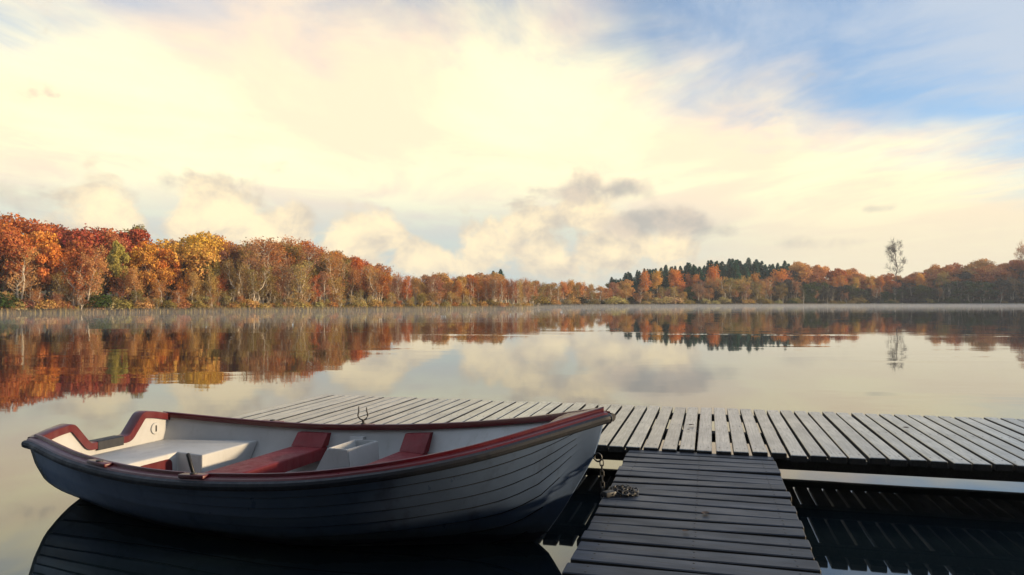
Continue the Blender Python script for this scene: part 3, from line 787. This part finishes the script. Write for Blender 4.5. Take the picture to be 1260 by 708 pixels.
def conifer(seed, nb=420):
    g = np.random.default_rng(seed); T = Acc(); limb(T, (0, 0, -0.03), (0, 0, 0.98), 0.016, 0.002, g, 0.004, 5, 6)
    C = Acc(); c, nr, sz = [], [], []
    v = []
    for k in range(nb):
        t = (k + g.random()) / nb; z = 0.10 + 0.89 * t; L = (0.19 * (1 - t) ** 0.85 + 0.012) * g.uniform(0.75, 1.15)
        a = g.uniform(0, 6.28); d = np.array((math.cos(a), math.sin(a), 0)); s_ = np.array((-d[1], d[0], 0)) * (0.012 + 0.22 * L) * 0.8
        r0 = np.array((0, 0, z)); m_ = r0 + d * L * 0.55 + np.array((0, 0, -0.10 * L)); tp = r0 + d * L + np.array((0, 0, -0.28 * L + 0.01))
        dr = np.array((0, 0, -0.20 * L))
        v += [r0, m_ + s_ + dr, tp, m_ - s_ + dr]
    v = np.array(v); C.add(v, np.arange(len(v)).reshape(-1, 4))
    n_ = 900; t = g.random(n_) ** 1.3; z = 0.08 + 0.9 * t; Lr = (0.19 * (1 - t) ** 0.85 + 0.010) * g.uniform(0.5, 1.05, n_); a = g.uniform(0, 6.28, n_)
    c = np.stack([np.cos(a) * Lr, np.sin(a) * Lr, z - 0.22 * Lr], 1); nrm = unit(np.stack([np.cos(a), np.sin(a), np.full(n_, 0.6)], 1) + 0.5 * g.normal(size=(n_, 3)))
    vv_, q = leaf_arr(c, nrm, 0.018 * g.uniform(0.6, 1.3, n_), g, 0.5); C.add(vv_, q)
    return T.mesh('trunk'), C.mesh('crown')

def shrub(seed, nleaf=900):
    g = np.random.default_rng(seed); T = Acc()
    for k in range(7):
        a = g.uniform(0, 6.28); limb(T, (0.03 * math.cos(a), 0.03 * math.sin(a), -0.05), (0.35 * math.cos(a), 0.35 * math.sin(a), g.uniform(0.5, 0.9)), 0.016, 0.006, g, 0.1, 4, 4)
    d = unit(g.normal(size=(nleaf, 3))); d[:, 2] = np.abs(d[:, 2]) - 0.15
    w = 1 + 0.25 * np.sin(d[:, 0] * 6 + seed) * np.sin(d[:, 1] * 7) + 0.14 * g.normal(size=nleaf)
    c = d * (0.45 + 0.55 * g.random(nleaf) ** 0.5)[:, None] * w[:, None] * np.array((0.62, 0.62, 0.62)) + np.array((0, 0, 0.35))
    c[:, 2] = np.maximum(c[:, 2], 0.0)
    v, q = leaf_arr(c, unit(d + 0.8 * g.normal(size=(nleaf, 3))), 0.055 * g.uniform(0.5, 1.3, nleaf), g)
    return T.mesh('stems'), mesh_np('foliage', v, q)

PB = [broadleaf(s, 6800, b_, w_, l_) for s, b_, w_, l_ in ((1, .26, .42, 18), (2, .20, .48, 20), (3, .34, .38, 15), (4, .28, .45, 19), (5, .38, .34, 14), (6, .22, .40, 17))]
PH = [broadleaf(s, 4200, 0.0, w_, l_, 0.024) for s, w_, l_ in ((7, .40, 22), (8, .46, 24), (9, .36, 20))]   # leafy down to the ground
PT = [twiggy(s, n_, st, sp, b_) for s, n_, st, sp, b_ in ((11, 1500, 1, .22, .30), (12, 1000, 2, .20, .35), (13, 1900, 1, .26, .25), (14, 700, 2, .24, .30), (15, 1200, 3, .20, .28))]
PN = [twiggy(s, 2100, st, 0.17, .36, .015, 250) for s, st in ((21, 1), (22, 2), (23, 1))]     # birches still in leaf
PC = [conifer(s) for s in (31, 32, 33)]
PS = [shrub(s) for s in (41, 42, 43)]
for P_ in PB + PH:
    P_[0].materials.append(M_BARK); P_[1].materials.append(M_LEAF)
for P_ in PT + PN:
    P_[0].materials.append(M_BIRCH); P_[1].materials.append(M_LEAF)
for P_ in PC: P_[0].materials.append(M_BARK); P_[1].materials.append(M_NEEDLE)
for P_ in PS: P_[0].materials.append(M_BARK); P_[1].materials.append(M_LEAF)

COL = {'rust': (0.52, 0.150, 0.036), 'orange': (0.68, 0.26, 0.045), 'gold': (0.70, 0.36, 0.06), 'crimson': (0.40, 0.085, 0.036), 'brown': (0.50, 0.215, 0.075),
       'yellow-green': (0.42, 0.35, 0.075), 'olive': (0.30, 0.22, 0.065), 'ochre': (0.56, 0.33, 0.105), 'green': (0.055, 0.085, 0.022), 'mauve-brown': (0.42, 0.20, 0.105),
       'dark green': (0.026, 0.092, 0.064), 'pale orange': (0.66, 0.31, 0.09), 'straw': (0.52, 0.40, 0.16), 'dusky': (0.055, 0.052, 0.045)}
trng = random.Random(77)
TREES = []        # (root, kind, colour, px, row)
def at_px(p, back):
    bd = pxb(p); r = shore_r(bd) + back; x, y = r * math.sin(R(bd)), r * math.cos(R(bd)); return x, y, ground_z(x, y)
def put_tree(proto, name, p, back, ytop=None, colour='rust', kind='tree', row='front', wide=1.0, h=None, parts=('trunk', 'crown'), jit=0.12):
    x, y, z = at_px(p, back)
    if h is None: h = max(0.6, CAMH + (PY0 - ytop) / F * y - z)
    t = empty(name, (x, y, z), trng.uniform(0, 6.28)); t.scale = (h * wide, h * wide, h)
    c = [q * (1 + trng.uniform(-jit, jit)) for q in COL[colour]]
    for nm, me in zip(parts, proto):
        o = bpy.data.objects.new(nm, me); col.objects.link(o); o.parent = t; o.color = (*c, 1)
    TREES.append((t, kind, colour, p, row, h))
    return t
def skyline(p):
    return float(np.interp(p, [-60, 0, 20, 60, 100, 130, 160, 200, 240, 280, 320, 350, 400, 450, 480, 520, 640, 690, 730, 770, 800, 860, 920, 960, 1000, 1050, 1100, 1150, 1200, 1260, 1340],
                              [262, 265, 270, 278, 271, 282, 280, 294, 285, 298, 291, 295, 307, 321, 334, 337, 338, 345, 345, 337, 331, 323, 319, 321, 322, 328, 333, 323, 318, 316, 312]))
def pick(a): return a[trng.randrange(len(a))]

# main crowns of the left bank: px, metres back, top, colour, width factor, prototype
for p, back, yt, c, w, k in [(-34, 7, 262, 'rust', 1.05, 1), (4, 4, 276, 'rust', 1.0, 0), (30, 12, 264, 'rust', 1.0, 3), (44, 6, 283, 'gold', 0.85, 2), (62, 3, 300, 'orange', 0.8, 4),
      (98, 9, 270, 'crimson', 1.05, 1), (92, 5, 292, 'rust', 0.95, 0), (124, 8, 284, 'brown', 0.9, 3), (146, 3, 297, 'yellow-green', 0.55, 4), (160, 10, 280, 'crimson', 0.85, 2), (170, 15, 277, 'olive', 0.8, 5),
      (184, 4, 300, 'orange', 0.85, 5), (204, 6, 305, 'orange', 0.7, 2), (226, 7, 287, 'gold', 1.0, 1), (246, 10, 284, 'gold', 0.95, 3), (268, 12, 290, 'orange', 0.9, 0), (258, 4, 318, 'olive', 0.65, 2),
      (300, 8, 302, 'ochre', 0.85, 5), (326, 15, 290, 'rust', 1.0, 1), (344, 11, 299, 'orange', 0.85, 0), (366, 16, 296, 'rust', 1.0, 3), (392, 14, 303, 'rust', 1.0, 1), (416, 15, 309, 'brown', 1.0, 0),
      (438, 14, 316, 'rust', 1.0, 3), (454, 13, 324, 'brown', 0.9, 5), (378, 8, 322, 'olive', 0.75, 2), (404, 7, 330, 'ochre', 0.7, 4), (214, 16, 296, 'brown', 0.9, 0), (286, 17, 297, 'brown', 0.9, 3), (70, 16, 275, 'crimson', 1.0, 5)]:
    put_tree(PB[k], 'broadleaf_tree', p, back, yt, c, 'broadleaf', 'crown', w)
# slender pale trunks in front
for p in [22, 34, 70, 78, 95, 105, 118, 146, 166, 196, 200, 222, 232, 246, 262, 272, 290, 298, 306, 316, 330, 346, 356, 366, 372, 388, 398, 414, 426, 440, 452, 463, 470, 482, 490, 500, 512, 520, 532, 541, 552, 560, 571, 580, 590, 598, 607, 616, 624, 632, 640, 648]:
    pz = p + trng.uniform(-3, 3)
    if p < 280: c = pick(['rust', 'orange', 'brown', 'ochre']); top = skyline(p) + trng.uniform(28, 55)
    elif p < 460: c = pick(['ochre', 'olive', 'brown', 'mauve-brown', 'rust']); top = skyline(p) + trng.uniform(22, 48)
    else: c = pick(['mauve-brown', 'brown', 'ochre', 'mauve-brown', 'rust']); top = skyline(p) + trng.uniform(-1, 9)
    put_tree(pick(PT), 'slender_tree', pz, trng.uniform(0.7, 4.0), top, c, 'slender', 'front', trng.uniform(0.8, 1.1))
# second line of thin trees behind them
for p in np.arange(290, 662, 5.2):
    c = pick(['mauve-brown', 'brown', 'brown', 'ochre', 'rust', 'olive']); q = p + trng.uniform(-2, 2)
    put_tree(pick(PT), 'slender_tree', q, trng.uniform(5, 16), skyline(q) + trng.uniform(-1, 14), c, 'slender', 'back', trng.uniform(1.0, 1.5))
# lower crowns filling the wood behind the trunks
for p in np.arange(-50, 650, 9.0):
    q = p + trng.uniform(-5, 5)
    c = pick(['rust', 'brown', 'crimson', 'orange']) if q < 280 else pick(['brown', 'mauve-brown', 'ochre', 'rust'])
    put_tree(pick(PH), 'broadleaf_tree', q, trng.uniform(9, 22), skyline(q) + trng.uniform(8, 45) + (-18 if q > 460 else 0), c, 'broadleaf', 'back', trng.uniform(1.0, 1.3))
# shrubs along the water's edge
for p in np.arange(-20, 656, 5.0):
    q = p + trng.uniform(-4, 4); sz = trng.uniform(0.7, 1.9)
    c = pick(['olive', 'ochre', 'brown', 'brown', 'straw', 'olive', 'mauve-brown'] if q < 370 else ['straw', 'ochre', 'straw', 'olive', 'brown', 'ochre'])
    tw_ = trng.random() < 0.45
    put_tree(pick(PT) if tw_ else pick(PS), 'shrub', q, trng.uniform(0.25, 1.6), None, c, 'shrub', 'front', trng.uniform(1.3, 2.0) if tw_ else trng.uniform(0.9, 1.5), sz * (1.5 if tw_ else 1.0), ('stems', 'foliage'))
for p, sz in ((6, 2.4), (-8, 2.6), (122, 2.3), (130, 1.7)):
    put_tree(PS[1], 'evergreen_bush', p, 0.8, None, 'green', 'evergreen bush', 'front', 1.15, sz, ('stems', 'foliage'))
# far cove and right bank
for p in np.arange(655, 775, 5.5):
    q = p + trng.uniform(-2, 2); c = pick(['ochre', 'brown', 'mauve-brown', 'olive'])
    put_tree(pick(PT), 'slender_tree', q, trng.uniform(2, 10), skyline(q) + trng.uniform(2, 16), c, 'slender', 'cove', trng.uniform(1.0, 1.5))
for p in np.arange(650, 780, 10.0):
    q = p + trng.uniform(-4, 4); c = pick(['ochre', 'brown', 'pale orange', 'olive'])
    put_tree(pick(PH), 'broadleaf_tree', q, trng.uniform(10, 26), skyline(q) + trng.uniform(0, 14), c, 'broadleaf', 'cove', 1.1)
for p, yt in ((693, 344), (699, 342), (706, 343), (712, 345)):
    put_tree(pick(PN), 'birch_tree', p, 4, yt, 'pale orange', 'birch', 'cove', 1.2)
for p, yt in ((607, 333), (616, 331)):
    put_tree(PC[0], 'conifer', p, 60, yt, 'dark green', 'conifer', 'lone', 1.9)
for p in np.arange(752, 974, 2.9):
    q = p + trng.uniform(-1.5, 1.5)
    put_tree(pick(PC), 'conifer', q, trng.uniform(20, 44), skyline(q) + trng.uniform(-3, 6), 'dark green', 'conifer', 'right', trng.uniform(1.3, 1.9))
for p, yt, c in ((794, 333, 'orange'), (808, 330, 'gold'), (829, 328, 'orange'), (836, 329, 'orange'), (848, 334, 'rust'), (856, 335, 'orange'), (873, 328, 'orange'), (879, 327, 'orange'), (930, 336, 'orange'), (948, 340, 'rust'), (958, 338, 'orange'), (973, 340, 'rust'),
                 (1027, 340, 'orange'), (1036, 338, 'orange'), (1054, 341, 'gold'), (1071, 339, 'gold'), (1083, 337, 'orange'), (1133, 334, 'gold'), (1161, 335, 'ochre')):
    put_tree(pick(PN), 'birch_tree', p, trng.uniform(12, 18), yt, c, 'birch', 'right', 1.0)
for p in np.arange(764, 1300, 6.4):
    q = p + trng.uniform(-2.5, 2.5); c = pick(['mauve-brown', 'brown', 'olive', 'dusky', 'ochre'] if q < 960 else ['dusky', 'dusky', 'green', 'mauve-brown'])  # leaf colours turn dark to the right, painting in the bank's shade
    put_tree(pick(PT), 'slender_tree', q, trng.uniform(1.5, 9), skyline(q) + trng.uniform(20, 34), c, 'slender', 'right', trng.uniform(1.0, 1.6))
for p in np.arange(958, 1310, 7.5):
    q = p + trng.uniform(-3, 3); c = pick(['rust', 'rust', 'orange', 'brown', 'pale orange'])
    put_tree(pick(PB + PH), 'broadleaf_tree', q, trng.uniform(20, 44), skyline(q) + trng.uniform(-1, 10), c, 'broadleaf', 'right', trng.uniform(0.9, 1.15))
for p in np.arange(770, 1300, 7.0):
    q = p + trng.uniform(-4, 4)
    put_tree(pick(PH), 'broadleaf_tree', q, trng.uniform(7, 14), skyline(q) + trng.uniform(22, 32), pick(['dusky', 'olive', 'brown', 'green'] if q < 960 else ['dusky', 'dusky', 'green']), 'broadleaf', 'right low', 1.5)  # shade at the foot of the bank put into these dark leaf colours
for p in np.arange(662, 1290, 11.0):
    q = p + trng.uniform(-5, 5)
    put_tree(pick(PS), 'shrub', q, trng.uniform(0.5, 2.5), None, pick(['olive', 'dusky', 'ochre', 'straw'] if q < 960 else ['dusky', 'green', 'olive']), 'shrub', 'right', trng.uniform(1.2, 1.9), trng.uniform(1.5, 3.2), ('stems', 'foliage'))  # right-hand shrubs also coloured dark to stand for shade
for p in np.arange(960, 1310, 8.0):
    q = p + trng.uniform(-3, 3)
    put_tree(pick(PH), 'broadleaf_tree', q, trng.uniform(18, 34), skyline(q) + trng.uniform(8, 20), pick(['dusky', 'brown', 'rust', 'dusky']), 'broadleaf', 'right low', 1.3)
# dry grass and reeds fringing the water, one mass
g = np.random.default_rng(19)
def fringe(b0, b1, count, hmin, hmax, colr, label):
    bd = g.uniform(b0, b1, count); d = g.uniform(-0.25, 2.6, count) ; clump = 0.45 + 0.55 * np.abs(np.sin(bd * 9.0) * np.sin(bd * 23.0 + 1))
    r_ = np.exp(np.interp(bd, SB, SR)) + d; x = r_ * np.sin(np.radians(bd)); y = r_ * np.cos(np.radians(bd))
    z = np.where(d > 0, 0.10 * (1 - np.exp(-np.maximum(d, 0) / 0.8)), 0.0) - 0.02
    h_ = g.uniform(hmin, hmax, count) * clump; w_ = h_ * g.uniform(0.06, 0.16, count); a = g.uniform(0, 6.28, count)
    ln = g.normal(size=(count, 2)) * (h_ * 0.18)[:, None]
    c0 = np.stack([x, y, z], 1); sd = np.stack([np.cos(a), np.sin(a), np.zeros(count)], 1) * w_[:, None]
    tp = c0 + np.stack([ln[:, 0], ln[:, 1], h_], 1)
    v = np.stack([c0 - sd, c0 + sd, tp + sd * 0.25, tp - sd * 0.25], 1).reshape(-1, 3)
    o = link('reeds', mesh_np('reeds', v, np.arange(4 * count).reshape(-1, 4)), M_LEAF); o.color = (*colr, 1); tag(o, label, 'reeds', None, 'stuff')
fringe(-36, 1.6, 26000, 0.35, 0.95, (0.34, 0.24, 0.08), 'straw coloured reeds and dry grass fringing the left bank')
fringe(1.6, 37, 12000, 0.4, 1.1, (0.16, 0.13, 0.06), 'dull reeds fringing the far right bank')
# tall bare trees standing out of the right bank
g_ = twiggy(91, 60, 1, 0.24, 0.34, 0.010, 1000, 0.0024)
for P_ in (g_,): P_[0].materials.append(M_BARK); P_[1].materials.append(M_LEAF)
lone = put_tree(g_, 'bare_tree', 1103, 22, 293, 'dusky', 'bare', 'lone', 0.80)
lone2 = put_tree(g_, 'bare_tree', 1262, 22, 296, 'brown', 'bare', 'lone', 0.8)

# ------------------------------------------------------------------ labels for the trees
def ordinal(n_):
    ones = ['', 'first', 'second', 'third', 'fourth', 'fifth', 'sixth', 'seventh', 'eighth', 'ninth', 'tenth', 'eleventh', 'twelfth', 'thirteenth', 'fourteenth', 'fifteenth', 'sixteenth', 'seventeenth', 'eighteenth', 'nineteenth']
    tens = ['', '', 'twent', 'thirt', 'fort', 'fift', 'sixt', 'sevent', 'eight', 'ninet']
    if n_ < 20: return ones[n_]
    if n_ < 100: return tens[n_ // 10] + ('ieth' if n_ % 10 == 0 else 'y-' + ones[n_ % 10])
    return 'hundred and ' + ordinal(n_ - 100) if n_ > 100 else 'hundredth'
WORD = {'rust': 'rust red', 'mauve-brown': 'mauve brown', 'dusky': 'dusky brown', 'gold': 'golden', 'straw': 'straw yellow'}
phrase = {('broadleaf', 'crown'): ('{c} leafy crown rising in the wood on the left bank', 'leafy crowns of the left bank'),
          ('broadleaf', 'back'): ('{c} crown in the back rows of the left bank wood', 'back rows of the left bank wood'),
          ('broadleaf', 'cove'): ('{c} crown behind the thin trees of the middle cove', 'crowns behind the middle cove'),
          ('broadleaf', 'right'): ('{c} crown along the top of the right bank wood', 'crowns topping the right bank'),
          ('broadleaf', 'right low'): ('{c} low crown at the foot of the right bank wood', 'shaded crowns at the foot of the right bank'),
          ('slender', 'front'): ('slender trunk with thin {c} leaves at left bank water edge', 'slender trunks at the left bank water edge'),
          ('slender', 'back'): ('thin {c} half bare tree behind the left bank front trunks', 'thin trees behind the left bank trunks'),
          ('slender', 'cove'): ('thin hazy {c} tree around the middle cove', 'thin trees of the middle cove'),
          ('slender', 'right'): ('thin {c} half bare tree fronting the right bank', 'thin trees at the foot of the right bank'),
          ('shrub', 'front'): ('{c} shrub at the left bank water edge', 'shrubs on the left bank'),
          ('shrub', 'right'): ('{c} shrub along the far right water edge', 'shrubs on the right bank'),
          ('evergreen bush', 'front'): ('dark green rounded bush at the left bank water edge', 'evergreen bushes'),
          ('conifer', 'right'): ('dark green conifer in the spruce row on the right bank', 'spruce row on the right bank'),
          ('conifer', 'lone'): ('dark conifer standing above the low middle wood', 'pair of conifers over the middle wood'),
          ('birch', 'cove'): ('{c} birch glowing in the middle cove', 'birches in the middle cove'),
          ('birch', 'right'): ('{c} birch before the dark right bank wood', 'birches on the right bank'),
          ('bare', 'lone'): ('tall bare tree towering over the right bank wood', 'tall bare trees')}
groups = {}
for t in TREES: groups.setdefault((t[1], t[4], t[2]), []).append(t)
for (kd, rw, cl), lst in groups.items():
    lst.sort(key=lambda q: q[3]); ph, gr = phrase[(kd, rw)]
    vis = [q for q in lst if -25 < q[3] < 1285]
    for q in lst:
        base_ = ph.format(c=WORD.get(cl, cl))
        if q in vis and len(vis) > 1: base_ += ', ' + ordinal(vis.index(q) + 1) + ' from left'
        elif q not in vis: base_ += ', %s beyond %s edge' % (['one', 'two', 'three', 'four', 'five', 'six', 'seven', 'eight'][[z_ for z_ in lst if z_ not in vis and (z_[3] < 0) == (q[3] < 0)].index(q) % 8], 'left' if q[3] < 0 else 'right')
        tag(q[0], base_, 'shrub' if kd == 'shrub' else 'bush' if 'bush' in kd else 'tree', gr)
lone['label'] = 'tall bare tree standing alone above the right bank wood'; lone2['label'] = 'bare tree top cut by the right edge of the picture'

# ------------------------------------------------------------------ wood behind the camera and off to the right, which shades the landing and the right bank
def merge_wood(name, spots, label, colr):
    A = Acc(); g = np.random.default_rng(5)
    src = []
    for P_ in PB[:4]:
        me = P_[1]; v = np.empty(len(me.vertices) * 3, np.float32); me.vertices.foreach_get('co', v); v = v.reshape(-1, 4, 3)
        src.append(v)
    tr_ = []
    for P_ in PB[:4]:
        me = P_[0]; v = np.empty(len(me.vertices) * 3, np.float32); me.vertices.foreach_get('co', v)
        q = np.empty(len(me.loops), np.int32); me.loops.foreach_get('vertex_index', q); tr_.append((v.reshape(-1, 3), q.reshape(-1, 4)))
    for (x, y, h, w, nl) in spots:
        k = g.integers(4); s = src[k][g.choice(len(src[k]), nl, replace=False)].reshape(-1, 3).copy()
        a = g.uniform(0, 6.28); rot = np.array([[math.cos(a), -math.sin(a), 0], [math.sin(a), math.cos(a), 0], [0, 0, 1]])
        grow = 1.9
        s4 = s.reshape(-1, 4, 3); cc = s4.mean(1, keepdims=True); s = (cc + (s4 - cc) * grow).reshape(-1, 3)
        scl = np.array((h * w, h * w, h)); off = np.array((x, y, ground_z(x, y)))
        A.add((s @ rot.T) * scl + off, np.arange(len(s)).reshape(-1, 4))
        v, q = tr_[k]; A.add((v @ rot.T) * scl + off, q)
    o = link(name, A.mesh(name), M_LEAF); o.color = (*colr, 1); tag(o, label, 'wood', None, 'stuff'); return o
g = np.random.default_rng(8); spots = []
for bd in np.arange(140, 262, 4.0):
    b_ = bd if bd <= 180 else bd - 360
    for rw in range(3):
        r = shore_r(b_) + 2.5 + rw * 4.5 + g.uniform(-1, 1); bb = R(b_ + g.uniform(-2, 2))
        spots.append((r * math.sin(bb), r * math.cos(bb), g.uniform(11, 15), g.uniform(0.9, 1.1), 2400))
merge_wood('near_wood', spots, 'dense wood on the near shore behind the landing', (0.03, 0.03, 0.014))
spots = []
for bd in np.concatenate([np.arange(36.0, 48, 1.2), np.arange(48, 78, 1.3)]):
    for rw in range(6 if bd < 48 else 2):
        r = shore_r(bd) + 6 + rw * 14 + g.uniform(-4, 4); bb = R(bd + g.uniform(-.5, .5))
        spots.append((r * math.sin(bb), r * math.cos(bb), g.uniform(18, 22), g.uniform(0.9, 1.1), 800))
merge_wood('far_wood', spots, 'wood carrying on round the right shore of the lake', (0.22, 0.09, 0.035))

# ------------------------------------------------------------------ morning haze
HAZE = 0.00034
m = bpy.data.materials.new('haze'); m.use_nodes = True; n = NT(m.node_tree); n.n.clear()
pv = n.new('ShaderNodeVolumePrincipled'); pv.inputs['Color'].default_value = (0.86, 0.92, 1.0, 1); pv.inputs['Density'].default_value = HAZE
pv.inputs['Anisotropy'].default_value = 0.0
o_ = n.new('ShaderNodeOutputMaterial'); n.l.new(pv.outputs[0], o_.inputs['Volume'])
hz = link('haze', box('haze', -600, 800, -200, 800, -3.0, 45.0), m); tag(hz, 'thin morning haze over the lake', 'haze', None, 'stuff')

# ------------------------------------------------------------------ mist lying on the water out toward the far shore
m = bpy.data.materials.new('mist'); m.use_nodes = True; n = NT(m.node_tree); n.n.clear()
pv = n.new('ShaderNodeVolumePrincipled'); pv.inputs['Color'].default_value = (0.93, 0.95, 0.98, 1); pv.inputs['Density'].default_value = 0.0042
o_ = n.new('ShaderNodeOutputMaterial'); n.l.new(pv.outputs[0], o_.inputs['Volume'])
bds = np.arange(-36, 37, 1.0); mv = []; mf = []
for bd in bds:
    r1 = shore_r(bd) - 3.0; r0 = r1 * 0.45
    for r_, z_ in ((r0, 0.02), (r0 + 4, 0.62), (r1 - 3, 0.66), (r1, 0.02)): mv.append((r_ * math.sin(R(bd)), r_ * math.cos(R(bd)), z_))
nb_ = len(bds)
for i in range(nb_ - 1):
    for k in range(4):
        k2 = (k + 1) % 4; mf.append((i * 4 + k, (i + 1) * 4 + k, (i + 1) * 4 + k2, i * 4 + k2))
mf += [(0, 1, 2, 3), tuple((nb_ - 1) * 4 + k for k in range(4))]
mo = link('mist', mesh_py('mist', mv, mf), m); tag(mo, 'thin mist lying on the far water', 'mist', None, 'stuff')
